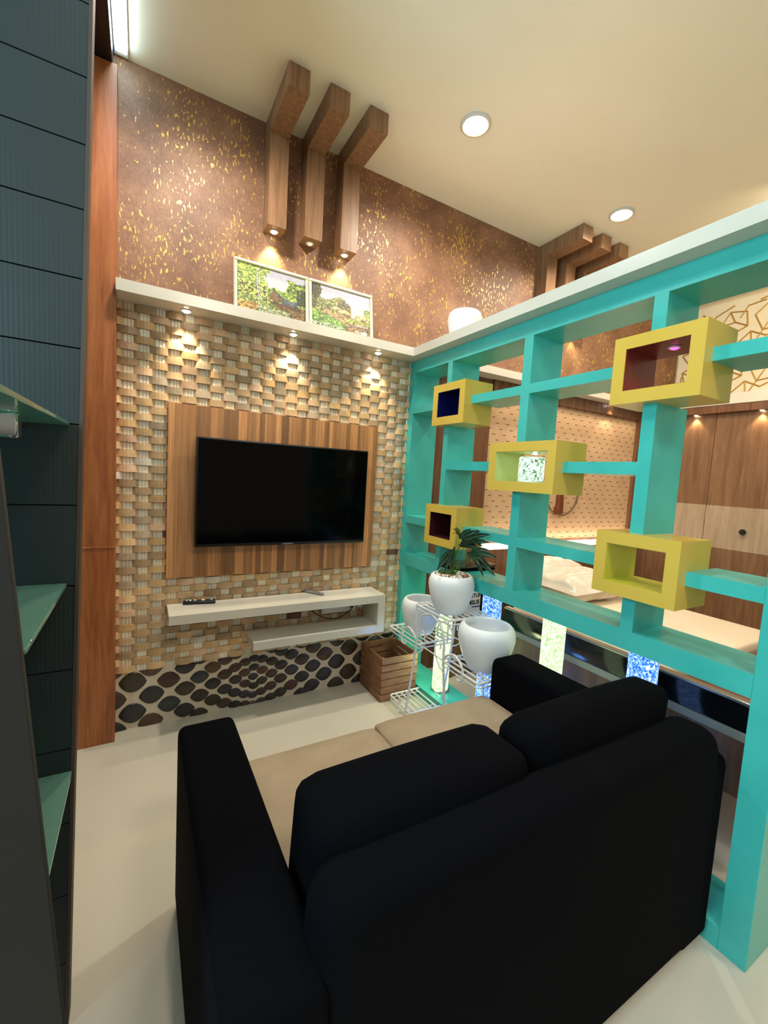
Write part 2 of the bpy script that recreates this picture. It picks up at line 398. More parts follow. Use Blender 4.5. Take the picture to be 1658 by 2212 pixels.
# wooden pillar at the left of the TV wall, black soffit, cool light strip
p_ = M().box(-2.0, XL, -.10, -.0005, 0, .966, .001, 1).box(-2.0, XL, -.104, -.0005, .966, .974, .001, 1).box(-2.0, XL, -.10, -.0005, .974, 3.075, .001, 1)
struct('trim_1', p_, PILW)
struct('trim_2', M().box(-1.9, -1.658, -2.4, -.001, 3.077, H-.001, .001, 1), BLACKM)
t = thing('ceiling_light_strip', 'cool white light strip along the ceiling edge at top left, beside the black soffit', 'light', (-1.63, -1.2, H-.03))
M().box(-1.655, -1.600, -2.4, -.02, H-.012, H-.001, .002, 1).build('housing', TRIM, t)
M().box(-1.650, -1.605, -2.38, -.06, H-.03, H-.012, .004, 2).build('diffuser', LEDW, t)

# ------------------------------------------------------------------ white ledge
lg = thing('wall_ledge', 'white L-shaped ledge above the television and along the top of the teal divider', 'shelf', (0, 0, 2.126))
L0, L1 = 2.126, 2.177
M().prism([(XL, -.0005), (XL, -.157), (-.077, -.157), (-.077, -2.25), (.26, -2.25), (.26, -.157), (2.70, -.157), (2.70, -.0005)], 'z', L0, L1, 0).build('slab', WHITE, lg, smooth=0)
def spot_fix(parent, x, y, z, bulb, r=.022, power=0, col=NEUT, ang=75, tgt=None, name='downlight', blend=.6):
    d = M().lathe([(r*1.35, 0), (r*1.35, -.003), (r, -.004), (r, 0)], (x, y, z), 24).build(name, TRIM, parent)
    M().lathe([(0, -.012), (r*.55, -.010), (r*.9, -.003), (r*.9, 0)], (x, y, z), 20).build('bulb', bulb, d)
    if power:
        light('spot_light', 'SPOT', (x, y, z-.02), power, col, tgt or (x, y, z-1), parent, spot_size=math.radians(ang), spot_blend=blend, shadow_soft_size=.012)
    return d
for x in (-1.351, -.814, -.281): spot_fix(lg, x, -.072, L0, BULBS, .02, 9, (1, .86, .62), 82, (x, -.03, 1.2))
spot_fix(lg, 1.2, -.09, L0, BULBS, .02, 2.5, (1, .82, .56), 90, (1.2, -.03, 1.2))
spot_fix(lg, 2.1, -.09, L0, BULBS, .02, 2.5, (1, .82, .56), 90, (2.1, -.03, 1.2))

# ------------------------------------------------------------------ ceiling beams
gb = 'L-shaped wooden ceiling beams'
def beam(x0, x1, ylen, label, bulb, power):
    t = thing('ceiling_beam', label, 'beam', ((x0+x1)/2, 0, 2.64), gb)
    M().prism([(-.0005, 2.64), (-.0985, 2.64), (-.0985, 3.087), (ylen, 3.087), (ylen, H-.0005), (-.0005, H-.0005)], 'x', x0, x1, 0).build('beam_body', BEAMW, t, smooth=0)
    spot_fix(t, (x0+x1)/2, -.042, 2.64, bulb, .017, power, (1, .90, .50), 80, ((x0+x1)/2, -.02, 1.9))
for x0, x1, y, l, bl, pw in ((-.98, -.882, -.408, 'leftmost of the three L-shaped wooden beams above the picture frames, its bottom lamp lit', BULBS, 9),
        (-.782, -.682, -.408, 'middle of the three L-shaped wooden beams above the picture frames, its bottom lamp unlit', BULBOFF, 0),
        (-.572, -.47, -.405, 'rightmost of the three L-shaped wooden beams above the picture frames, its bottom lamp lit', BULBS, 9),
        (1.095, 1.197, -.385, 'L-shaped wooden beam nearest the middle of the wall, in the far trio past the teal divider', BULBS, 3),
        (1.303, 1.41, -.385, 'middle L-shaped wooden beam of the far trio past the teal divider', BULBS, 3),
        (1.51, 1.618, -.385, 'rightmost L-shaped wooden beam of the far trio, half hidden by the white ledge', BULBS, 3)):
    beam(x0, x1, y, l, bl, pw)

def ceil_light(x, y, label):
    t = thing('ceiling_light', label, 'light', (x, y, H), 'round ceiling lights')
    M().lathe([(.078, 0), (.078, -.006), (.066, -.012), (.060, -.010), (.060, 0)], (x, y, H), 40).build('frame', TRIM, t)
    M().lathe([(0, -.022), (.03, -.020), (.052, -.012), (.058, -.002), (.058, 0)], (x, y, H), 36).build('diffuser', BULB, t)
    light('lamp_light', 'SPOT', (x, y, H-.05), 52, NEUT, (x, y, 0), t, spot_size=math.radians(165), spot_blend=.7, shadow_soft_size=.05)
ceil_light(-.07, -.598, 'bright round ceiling light nearest the wooden beams above the picture frames')
ceil_light(1.205, -.583, 'bright round ceiling light above the far trio of beams past the teal divider')
ceil_light(-1.30, -.62, 'round ceiling light at the top edge, its glow just entering the photo')

# ------------------------------------------------------------------ teal room divider
dv = thing('room_divider', 'teal open shelf divider with five yellow display boxes, right of the sofa', 'divider', (.1, -1., 0))
D = .2
S = [(.798, .869), (1.079, 1.126), (1.434, 1.480), (1.791, 1.834)]; B0 = 2.0505
posts = dict(A=(-.0625, -.0225), B=(-.455, -.413), C=(-1.035, -.984), D=(-1.607, -1.56), E=(-2.031, -1.96))
boxes = [(-.640, -.358, 1.686, 1.915), (-1.251, -.862, 1.341, 1.567), (-.644, -.358, .997, 1.227), (-1.758, -1.465, 1.682, 1.915), (-1.757, -1.467, .999, 1.225)]
def cuts(a0, a1, holes):
    segs = [(a0, a1)]
    for h0, h1 in holes:
        n = []
        for s0, s1 in segs:
            if h1 <= s0 or h0 >= s1: n.append((s0, s1)); continue
            if h0 > s0: n.append((s0, h0))
            if h1 < s1: n.append((h1, s1))
        segs = n
    return segs
for k, (y0, y1) in posts.items():
    mm = M()
    if k == 'A': mm.box(0, D, -.0625, -.002, 0, L0-.0005, .0012, 1)
    elif k == 'E': mm.box(0, D, y0, y1, 0, L0-.0005, .0012, 1)
    else:
        hs = [(b[2], b[3]) for b in boxes if b[0] < y0 and b[1] > y1]
        for z0, z1 in cuts(S[0][1], B0, hs): M().box(0, D, y0, y1, z0, z1, 0).build('post', TEAL, dv, smooth=0)
    if k in 'AE': mm.build('post', TEAL, dv, smooth=0)
pe = [posts[k] for k in 'BCD']
def shelf(z0, z1, y0, y1, usep=True, name='shelf', nobox=False):
    hs = [] if nobox else [(b[0], b[1]) for b in boxes if b[2] < z0 and b[3] > z1]
    if usep: hs = hs+pe
    for a, b in cuts(y0, y1, hs): M().box(0, D, a, b, z0, z1, 0).build(name, TEAL, dv, smooth=0)
yA, yE = -.0625, -1.96
shelf(*S[0], yE, yA, False); shelf(*S[1], yE, yA); shelf(*S[3], yE, yA)
shelf(*S[2], posts['D'][1], posts['B'][0])
shelf(B0, L0-.0005, yE, yA, False, 'top_beam', True); shelf(0, .067, yE, yA, False, 'plinth', True)
def dbox(b, lining, back=None, lab=None, bulb=None, by=None, pw=0, pc=None):
    y0, y1, z0, z1 = b; x0, x1 = -.05, .1445; tk = .043; f = .006
    mm = M()
    yi0, yi1, zi0, zi1 = y0+tk, y1-tk, z0+tk+.002, z1-tk
    # frame ring as one solid with a rectangular hole
    o = [(y0, z0), (y1, z0), (y1, z1), (y0, z1)]; n = [(yi0, zi0), (yi1, zi0), (yi1, zi1), (yi0, zi1)]
    vs = [(x0, a, c) for a, c in o]+[(x0, a, c) for a, c in n]+[(x1, a, c) for a, c in o]+[(x1, a, c) for a, c in n]; fs = []
    for i in range(4):
        j = (i+1) % 4
        fs += [(i, j, 4+j, 4+i), (8+i, 12+i, 12+j, 8+j), (i, 8+i, 8+j, j), (4+i, 4+j, 12+j, 12+i)]
    mm.raw(vs, fs); fr = mm.build('display_box', YEL, dv, smooth=0)
    if lab: fr['label'] = lab
    if lining:
        l = M(); e = .0015
        l.box(x0+.004, x1-.002, yi0, yi1, zi1-e, zi1-.0002); l.box(x0+.004, x1-.002, yi0, yi1, zi0+.0002, zi0+e)
        l.box(x0+.004, x1-.002, yi1-e, yi1-.0002, zi0, zi1); l.box(x0+.004, x1-.002, yi0+.0002, yi0+e, zi0, zi1)
        l.build('lining', lining, fr, smooth=0)
    if back: M().box(x1-.008, x1-.003, yi0+.001, yi1-.001, zi0+.001, zi1-.001).build('back_panel', back, fr, smooth=0)
    if bulb:
        M().lathe([(.020, 0), (.020, -.003), (.015, -.004), (.015, 0)], (.035, by, zi1-.002), 24).build('downlight', TRIM, fr)
        M().lathe([(0, -.009), (.010, -.007), (.014, -.002), (.014, 0)], (.035, by, zi1-.002), 20).build('bulb', bulb, fr)
        light('box_light', 'SPOT', (.035, by, zi1-.015), pw, pc, (.035, by, zi0), dv, spot_size=math.radians(130), spot_blend=.8, shadow_soft_size=.01)
dbox(boxes[0], NAVY, NAVY, 'yellow box with dark blue interior')
dbox(boxes[1], PALEG, None, 'yellow box with a pale green lit interior', BULBG, -1.068, 1.2, (.8, 1, .8))
dbox(boxes[2], MAROON, MAROON, 'yellow box with dark maroon interior')
dbox(boxes[3], RED, None, 'yellow box with red interior and magenta lamp', BULBM, -1.625, .8, (1, .1, .3))
dbox(boxes[4], LIME, None, 'yellow box with open lime interior')

# lit acrylic columns under the divider
def column(y, ma, label, x=.1, r=.052):
    t = thing('lit_column', label, 'lamp', (x, y, .067), 'lit acrylic columns under the divider')
    M().lathe([(r*1.12, 0), (r*1.12, .008), (r, .012), (r, .0121)], (x, y, .0675), 32).build('base_ring', SILV, t)
    M().lathe([(r*.97, .012), (r*.97, .70), (r*.93, .728), (0, .7285)], (x, y, .067), 32).build('tube', ma, t)
column(-.42, ACR_G, 'glowing yellow-green acrylic column behind the white plant stand')
column(-.81, ACR_BD, 'glowing blue acrylic column behind the right-hand empty pot')
column(-1.207, ACR_G, 'glowing pale green acrylic column behind the sofa arm')
column(-1.605, ACR_BD, 'glowing blue acrylic column above the sofa back, nearest the camera')
light('column_glow', 'POINT', (.02, -.42, .25), 1.2, (.8, 1, .5), shadow_soft_size=.05)
light('column_glow', 'POINT', (.0, -.81, .2), 1.2, (.1, .3, 1), shadow_soft_size=.05)

# mosaic lamp inside the middle yellow box
t = thing('mosaic_lamp', 'small cylindrical mint green mosaic lamp inside the middle yellow box', 'lamp', (.04, -1.05, 1.387))
M().lathe([(.054, 0), (.057, .004), (.057, .110), (.053, .114), (0, .114)], (.04, -1.05, 1.3885), 36).build('shade', ACR_L, t)
M().lathe([(.0575, .0), (.0575, .006), (.055, .007)], (.04, -1.05, 1.3885), 36).build('base_ring', WPOT, t)

# ------------------------------------------------------------------ TV panel, television
t = thing('tv_panel', 'striped wooden plank panel on the stone wall behind the television', 'panel', (-.83, -.02, .785))
mm = M(); x = -1.4216; wd = [.028, .10, .075, .035, .03, .075, .045, .05, .018, .03, .012, .05, .03, .045, .012, .06, .03, .018, .045, .055, .03, .02, .05, .04, .03, .05, .016, .06, .035, .03]
tone = [1.12, .92, .78, 1.02, .88, .7, 1.1, .84, 1.02, .72, 1.05, .86, 1.12, .66, 1.05, .9, .74, 1.08, .82, 1.0, .7, 1.1, .84, .94, .74, 1.06, .7, .9, 1.08, .8]
tot = sum(wd); sc = (1.4216-.2307)/tot
for wdt, tn in zip(wd, tone):
    x1 = x+wdt*sc; k = max(.30, (tn-.55)*1.5+.22)*1.02; mm.box(x, x1, -.03, -.019, .7859, 1.6822, 0, col=(k, k*.96, k*.9, 1)); x = x1
mm.build('planks', PLANK, t, smooth=0)
M().box(-1.415, -.237, -.0188, -.0165, .79, 1.678).build('backing_board', BEDW, t, smooth=0)
tx0, tx1, tz0, tz1 = -1.2953, -.3253, .957, 1.522
t = thing('television', 'large black flat-screen television mounted on the wooden plank panel', 'television', (-.81, -.06, tz0))
M().box(tx0, tx1, -.10, -.062, tz0, tz1, .003, 2).build('housing', BLACKP, t)
M().box(tx0+.008, tx1-.008, -.1015, -.1002, tz0+.016, tz1-.008).build('screen', BLACKG, t, smooth=0)
M().box(-.84, -.78, -.1012, -.1003, tz0+.004, tz0+.010).build('badge', SILV, t, smooth=0)
M().box(-.86, -.76, -.062, -.0305, 1.15, 1.35, .002, 1).build('wall_bracket', BLACKP, t)

# ------------------------------------------------------------------ floating console
t = thing('floating_console', 'white floating two-tier console shelf under the television', 'shelf', (-.8, -.1, .41))
cs = M().prism([(-1.4154, .600), (-1.4154, .646), (-.216, .646), (-.216, .4117), (-1.0114, .4117), (-1.0114, .4552), (-.2644, .4552), (-.2644, .600)], 'y', -.224, -.021, 0)
cs.build('shelf_body', WHITE, t, smooth=0)
t = thing('power_strip', 'white power strip on the wall behind the right end of the console', 'power strip', (-.44, -.03, .5))
M().box(-.56, -.33, -.045, -.021, .505, .565, .004, 2).build('strip_body', WPOT, t)
M().box(-.372, -.352, -.060, -.0455, .530, .56, .003, 2).build('plug', BLACKP, t)
M().box(-.318, -.275, -.043, -.021, .52, .575, .004, 2).build('socket', WPOT, t)
mm = M(); pts = []
for i in range(25):
    u = i/24; pts.append((-.362-.28*u, -.066-.01*math.sin(u*3), .532-.062*math.sin(math.pi*u)**.8+.02*u))
mm.tube(pts, .0035, 8).build('cable', BLACKP, t)
t = thing('remote_control', 'black remote control with white buttons on the left end of the console', 'remote control', (-1.26, -.055, .646))
rot = Matrix.Rotation(-.16, 3, 'Z'); pv = (-1.262, -.055, .655)
M().box(-1.342, -1.182, -.072, -.036, .6465, .664, .005, 3, rot=rot, piv=pv).build('remote_body', BLACKP, t)
for dx, w_ in ((-.062, .006), (-.045, .008), (-.022, .008), (.018, .011), (.06, .006)):
    q = Vector(pv)+rot @ Vector((dx, .001, 0)); M().lathe([(w_*.8, 0), (w_*.8, .0025), (0, .003)], (q.x, q.y, .6642), 12).build('button', WPOT, t)
t = thing('remote_control', 'slim grey remote lying at an angle on the right half of the console', 'remote control', (-.625, -.06, .646))
rot = Matrix.Rotation(-.95, 3, 'Z')
M().box(-.70, -.555, -.073, -.043, .6465, .658, .005, 3, rot=rot, piv=(-.628, -.058, .65)).build('remote_body', GREYP, t)
M().box(-.60, -.565, -.066, -.050, .658, .661, .001, 1, rot=rot, piv=(-.628, -.058, .65)).build('button', SILV, t)

# ------------------------------------------------------------------ landscape pictures
def painting(kind):
    n3 = lambda x, y, s, o=0.: noise.fractal(Vector((x*s+o, y*s*1.0, o*1.7)), 1, 2, 4)
    def col(u, v):
        n = n3(u, v, 6, kind*9.1); nf = n3(u, v, 28, 3+kind); nn = n3(u, v, 60, 8)
        if kind == 0:
            c = (206, 204, 222) if v > .78 else (252, 248, 214)
            c = [c[i]+(nf*10) for i in range(3)]
            tree_l = u < .42+.10*n; tree_r = u > .70+.06*n and v < .86+.1*n
            hz = .60+.10*n+.03*nf
            if tree_l and v > .3: c = (150+70*nf+40*n, 180+50*nf+30*n, 66+30*nf)
            if tree_l and v < .62 and v > .36 and nf < .02: c = (104, 90, 44)
            if tree_r and v > .3: c = (110+70*nf+50*n, 140+60*nf+40*n, 50+20*nf)
            if u > .86 and v < .72: c = (58+40*nf, 70+40*nf, 34)
            if v < hz and v > .33 and not tree_l and not tree_r: c = (132+60*nf, 164+50*nf, 64)
            if v < .36: c = (132+60*nf, 150+50*nf, 64+20*nf)
            if v < .30 and u > .55+.1*n: c = (120+50*nf, 88+40*nf, 44)
            if v < .20 and u < .28 and nf > -.15: c = (226, 138+30*nf, 66)
            if v < .16 and .3 < u < .75: c = (150+40*nf, 164+30*nf, 120)
            # house: gable and long roof
            if .44 < u < .66 and v > .34 and v < .56-abs(u-.52)*1.5: c = (122+20*nf, 84+16*nf, 56)
            if .50 < u < .70 and abs(v-(.57-(u-.52)*1.25)) < .032: c = (72, 74, 84)
            if .63 < u < .88 and .30 < v < .42: c = (84+10*nf, 92, 108)
            if .46 < u < .86 and .25 < v < .31: c = (96, 64, 46)
            for tu, tw in ((.285, .009), (.315, .006), (.41, .005)):
                if abs(u-tu-.012*math.sin(v*7)) < tw and v > .12: c = (232, 230, 222) if nn > -.12 else (92, 84, 72)
        else:
            c = (206, 200, 222) if v > .66 else (250, 238, 206)
            c = [c[i]+nf*10 for i in range(3)]
            if u < .14+.05*n and v > .40: c = (80+50*nf, 74+40*nf, 38)
            if .05 < u < .64+.04*n and v < .84-abs(u-.42)*.75+.16*n and v > .34: c = (124+70*nf, 126+60*nf, 56+20*nf)
            if .42 < u < .66 and v < .78-abs(u-.52)*1.2+.1*n and v > .34: c = (96+50*nf, 84+40*nf, 40)
            if u > .88 and v < .66+.06*n and v > .38: c = (150+50*nf, 164+40*nf, 84)
            if v < .44-.08*u+.03*n: c = (150+60*nf, 160+40*nf, 66)
            if v < .36-.16*u+.04*n: c = (112+50*nf, 158+40*nf, 60)
            if .18 < u < .60 and abs(v-(.42-.42*(u-.2)+.03*n)) < .05+.08*(u-.18): c = (176+30*nf, 138+30*nf, 86)
            if .55 < u and v < .28-.1*n: c = (150+40*nf, 118+30*nf, 84)
            if u < .5 and v < .14 and nn > .12: c = (232, 232, 220)
            if .72 < u < .94 and v < .10+.02*n: c = (214, 198, 178)
            for hu, hv, hw, hh in ((.40, .50, .10, .08), (.54, .46, .12, .09), (.82, .42, .10, .09)):
                if abs(u-hu) < hw and abs(v-hv) < hh: c = (214, 182, 116) if v > hv-(abs(u-hu))*.4 and v < hv+hh-abs(u-hu)*.5 else c
                if abs(u-hu-hw*.5) < hw*.4 and hv-hh < v < hv-.01: c = (134, 92, 62)
            if .72 < u < .96 and abs(v-.24) < .018: c = (204, 204, 200)
            if .86 < u < .93 and v < .12: c = (242, 240, 232)
        g_ = sum(c)/3; k_ = .78*(1+(.10*nn if c[2] > 180 else .30*nn+.45*nf+.25*n))
        return srgb(*(max(0, min(255, (q*.82+g_*.18)*k_)) for q in c))
    return col
def picture(x0, x1, label, kind):
    zb_, zt_ = 2.1775, 2.463; yb, yt = -.075, -.028
    t = thing('framed_picture', label, 'picture', ((x0+x1)/2, -.07, 2.177), 'landscape pictures on the white ledge')
    L = math.hypot(zt_-zb_, yt-yb); e = Vector((0, yt-yb, zt_-zb_)).normalized(); nrm = Vector((0, -e.z, e.y))
    P3 = lambda u, v, d: Vector((x0+(x1-x0)*u, yb, zb_))+e*(v*L)+nrm*d
    W_ = x1-x0; fw = .018; fu, fv = fw/W_, fw/L
    mm = M()
    for (u0, u1, v0, v1) in ((0, 1, 0, fv), (0, 1, 1-fv, 1), (0, fu, fv, 1-fv), (1-fu, 1, fv, 1-fv)):
        vs = [P3(u0, v0, -.008), P3(u1, v0, -.008), P3(u1, v1, -.008), P3(u0, v1, -.008)]
        iu0, iu1, iv0, iv1 = u0+.004/W_, u1-.004/W_, v0+.004/L, v1-.004/L
        vs += [P3(iu0, iv0, .010), P3(iu1, iv0, .010), P3(iu1, iv1, .010), P3(iu0, iv1, .010)]
        mm.raw(vs, [(0, 3, 2, 1), (4, 5, 6, 7), (0, 1, 5, 4), (1, 2, 6, 5), (2, 3, 7, 6), (3, 0, 4, 7)])
    mm.build('frame', CREAMF, t, smooth=0)
    M().grid(lambda u, v: P3(fu+(1-2*fu)*u, fv+(1-2*fv)*v, 0), 150, 104, painting(kind)).build('print', ATTR, t, smooth=0, recalc=False)
    M().raw([P3(.01, .01, -.0078), P3(.99, .01, -.0078), P3(.99, .99, -.0078), P3(.01, .99, -.0078)], [(0, 1, 2, 3)]).build('backing', CRATEW, t, smooth=0)
picture(-1.130, -.7285, 'left landscape picture in a cream frame, a dark-roofed cottage behind birch trunks', 0)
picture(-.7265, -.322, 'right landscape picture in a cream frame, pale cottages beside a path and pond', 1)

# ------------------------------------------------------------------ pots and plant stand
def pot(x, y, z, r, h, label, filled=False):
    t = thing('plant_pot', label, 'pot', (x, y, z), 'rounded white pots')
    pr = [(0, 0), (.60*r, 0), (.66*r, .012*h/.2), (.80*r, .22*h), (.93*r, .48*h), (1.0*r, .70*h), (.985*r, .84*h), (.92*r, .94*h), (.84*r, .99*h), (.80*r, h), (.765*r, .985*h), (.77*r, .93*h), (.86*r, .8*h), (.88*r, .6*h), (.70*r, .2*h), (0, .12*h)]
    M().lathe(pr, (x, y, z+.0005), 48).build('pot_body', WPOT, t, smooth=60)
    return t
ZT = .475
pot(.10, -.41, L1, .098, .175, 'white rounded pot standing on the ledge above the teal divider')
pot(-.095, -.44, ZT, .116, .20, 'empty white pot on the left tray of the plant stand, nearest the TV wall')
pot(-.065, -.955, ZT, .138, .215, 'empty white pot on the right tray of the stand, next to the sofa arm')
pp = pot(-.125, -.735, .690, .119, .20, 'white pot holding the green leafy plant on the top tray of the stand')
mm = M()
for i in range(150):
    a = random.uniform(0, 2*math.pi); rr = random.uniform(.3, 1)*.088; s_ = random.uniform(.007, .013)
    c_ = random.choice([(214, 206, 196), (226, 222, 214), (206, 190, 170), (178, 110, 84), (150, 150, 110), (90, 80, 70), (232, 230, 226)])
    cx_, cy_ = -.125+rr*.94*math.cos(a), -.735+rr*.94*math.sin(a)
    bm = bmesh.new(); bmesh.ops.create_icosphere(bm, subdivisions=1, radius=s_)
    for v in bm.verts: v.co = Vector((v.co.x+cx_, v.co.y+cy_, v.co.z*.7+.886))
    mm.addbm(bm, srgb(*c_))
mm.build('pebbles', PEBM, pp)
pl = thing('leafy_plant', 'dark green plant with long finger-like leaves growing from the top pot', 'plant', (-.098, -.70, .86))
M().lathe([(0, .010), (.03, .009), (.044, .004), (.048, 0), (0, -.004)], (-.133, -.700, .893), 24).build('moss', mat('moss_green', srgb(40, 66, 24), .9), pl)
leafpts = [((-.15, -.80, 1.09), (-.06, -.85, 1.165)), ((-.13, -.80, 1.08), (-.03, -.895, 1.155)), ((-.11, -.80, 1.06), (-.03, -.893, 1.115)),
           ((-.09, -.83, 1.02), (-.03, -.955, 1.047)), ((-.08, -.84, .99), (-.03, -.945, .955)), ((-.15, -.76, 1.02), (-.25, -.76, .955)),
           ((-.13, -.76, 1.10), (-.09, -.70, 1.16)), ((-.12, -.84, 1.02), (-.12, -.93, 1.00)), ((-.12, -.72, 1.02), (-.05, -.66, 1.0)), ((-.14, -.80, 1.05), (-.10, -.88, 1.12))]
for a, b_ in leafpts:
    A, B = Vector(a), Vector(b_); base = Vector((-.128+random.uniform(-.008, .008), -.735+random.uniform(-.008, .008), .872))
    mid = (base+A)/2+Vector((random.uniform(-.012, .012), 0, .02)); pts = []
    for i in range(9):
        u = i/8; pts.append(base*(1-u)**2+mid*2*u*(1-u)+A*u*u)
    M().tube(pts, lambda q: .0022-.0008*q, 6).build('stem', STEM, pl)
    mm = M(); L = (B-A); side = L.cross(Vector((0, -1, .25))).normalized(); nrm = side.cross(L).normalized()
    for ai, ln, wd_ in ((0, 1, .019), (.38, .78, .014), (-.42, .70, .013), (.80, .45, .010)):
        dirv = (Matrix.Rotation(ai, 3, nrm) @ L)*ln; sd = dirv.cross(nrm).normalized()
        def fl(u, v, dirv=dirv, sd=sd, wd_=wd_, A=A):
            wv_ = wd_*math.sin(math.pi*min(1, u*.95+.05))**.8*(1-u*.35); drop = -.035*u*u
            return A+dirv*u+sd*wv_*(v-.5)*2+nrm*(abs(v-.5)*.010)+Vector((0, 0, drop))
        mm.grid(fl, 12, 4)
    o = mm.build('leaf', LEAF, pl, recalc=False); sm = o.modifiers.new('thick', 'SOLIDIFY'); sm.thickness = .0012
for k in range(7):
    a = random.uniform(0, 6.28); pts = [Vector((-.128, -.735, .872))+Vector((math.cos(a)*.06*u, math.sin(a)*.06*u, .09*u-.03*u*u)) for u in [i/5 for i in range(6)]]
    M().tube(pts, lambda q: .0018-.0012*q, 5).build('shoot', STEM, pl)

ps = thing('plant_stand', 'white wire plant stand with scrolled side frames and trays at three heights', 'plant stand', (-.08, -.7, 0))
X0, X1 = -.212, .045
def tray(y0, y1, z, name='tray', n=7):
    mm = M(); r = .0045; c = .012
    cor = [(X0+c, y0), (X1-c, y0), (X1, y0+c), (X1, y1-c), (X1-c, y1), (X0+c, y1), (X0, y1-c), (X0, y0+c)]
    mm.tube([(a, b, z) for a, b in cor], .0056, 8, True)
    mm.tube([(a, b, z-.022) for a, b in cor], .0035, 8, True)
    for i in range(1, n):
        x = X0+(X1-X0)*i/n; mm.tube([(x, y0, z+.001), (x, y1, z+.001)], .0048, 6)
    mm.build(name, WMET, ps)
tray(-.595, -.285, ZT-.006); tray(-1.078, -.80, ZT-.006); tray(-.845, -.545, .684); tray(-.565, -.335, .055); tray(-1.06, -.835, .055)
def smooth(pts, n=8):
    out = []; P4 = [pts[0]]+list(pts)+[pts[-1]]
    for i in range(1, len(P4)-2):
        a, b, c, d = [Vector(q) for q in P4[i-1:i+3]]
        for k in range(n):
            t_ = k/n; out.append(.5*((2*b)+(c-a)*t_+(2*a-5*b+4*c-d)*t_*t_+(3*b-a-3*c+d)*t_**3))
    out.append(Vector(pts[-1])); return out
for X in (X0, X1):
    mm = M()
    for sgn in (1, -1):
        Y = lambda y: -.70+sgn*(y+.70)
        mm.tube(smooth([(X, Y(-.507), 0.002), (X, Y(-.545), .24), (X, Y(-.578), .465), (X, Y(-.585), .56), (X, Y(-.62), .640), (X, -.70, .672)]), .0062, 8)
        mm.tube(smooth([(X, Y(-.582), .48), (X, Y(-.545), .515), (X, Y(-.495), .532), (X, Y(-.445), .505), (X, Y(-.425), .455), (X, Y(-.445), .425), (X, Y(-.468), .43), (X, Y(-.466), .452)], 6), .0055, 8)
        mm.tube(smooth([(X, Y(-.580), .47), (X, Y(-.70), .475+.0), (X, Y(-.82), .47)], 4), .0038, 8)
        mm.tube(smooth([(X, Y(-.56), .41), (X, Y(-.62), .44), (X, Y(-.655), .50), (X, Y(-.64), .555), (X, Y(-.61), .55), (X, Y(-.61), .52)], 6), .0035, 8)
        mm.tube(smooth([(X, Y(-.535), .045), (X, Y(-.47), .07), (X, Y(-.43), .05), (X, Y(-.445), .01), (X, Y(-.47), .018)], 6), .0038, 8)
    mm.build('side_frame', WMET, ps)
    for yy in (-.56, -.84): M().tube(smooth([(X, yy+(.0 if yy > -.7 else 0), .57), (X, yy, .63), (X, yy, .68)], 4), .0042, 8).build('upright', WMET, ps)
for y_, z_ in ((-.578, .462), (-.822, .462), (-.515, .04), (-.885, .04)): M().tube([(X0, y_, z_), (X1, y_, z_)], .0042, 8).build('crossbar', WMET, ps)

# ------------------------------------------------------------------ slatted crate
t = thing('wooden_crate', 'slatted brown wooden crate on the floor in the corner below the console', 'crate', (-.13, -.16, 0))
cx0_, cx1_, cy0_, cy1_ = -.262, -.004, -.308, -.024
for i in range(6):
    z0 = .003+i*.0465; z1 = z0+.040; jj = random.uniform(-.0015, .0015)
    M().box(cx0_+jj, cx1_, cy0_, cy0_+.008, z0, z1, .001, 1).build('slat', CRATEW, t)
    M().box(cx0_+jj, cx1_, cy1_-.008, cy1_, z0, z1, .001, 1).build('slat', CRATEW, t)
    M().box(cx0_+jj-.001, cx0_+.007, cy0_+.008, cy1_-.008, z0, z1, .001, 1).build('slat', CRATEW, t)
    M().box(cx1_-.008, cx1_, cy0_+.008, cy1_-.008, z0, z1, .001, 1).build('slat', CRATEW, t)
for a in (cx0_+.008, cx1_-.026):
    for b in (cy0_+.009, cy1_-.027): M().box(a, a+.018, b, b+.018, .003, .272).build('corner_post', CRATEW, t)
M().box(cx0_+.008, cx1_-.009, cy0_+.009, cy1_-.009, .003, .012).build('bottom', CRATEW, t)

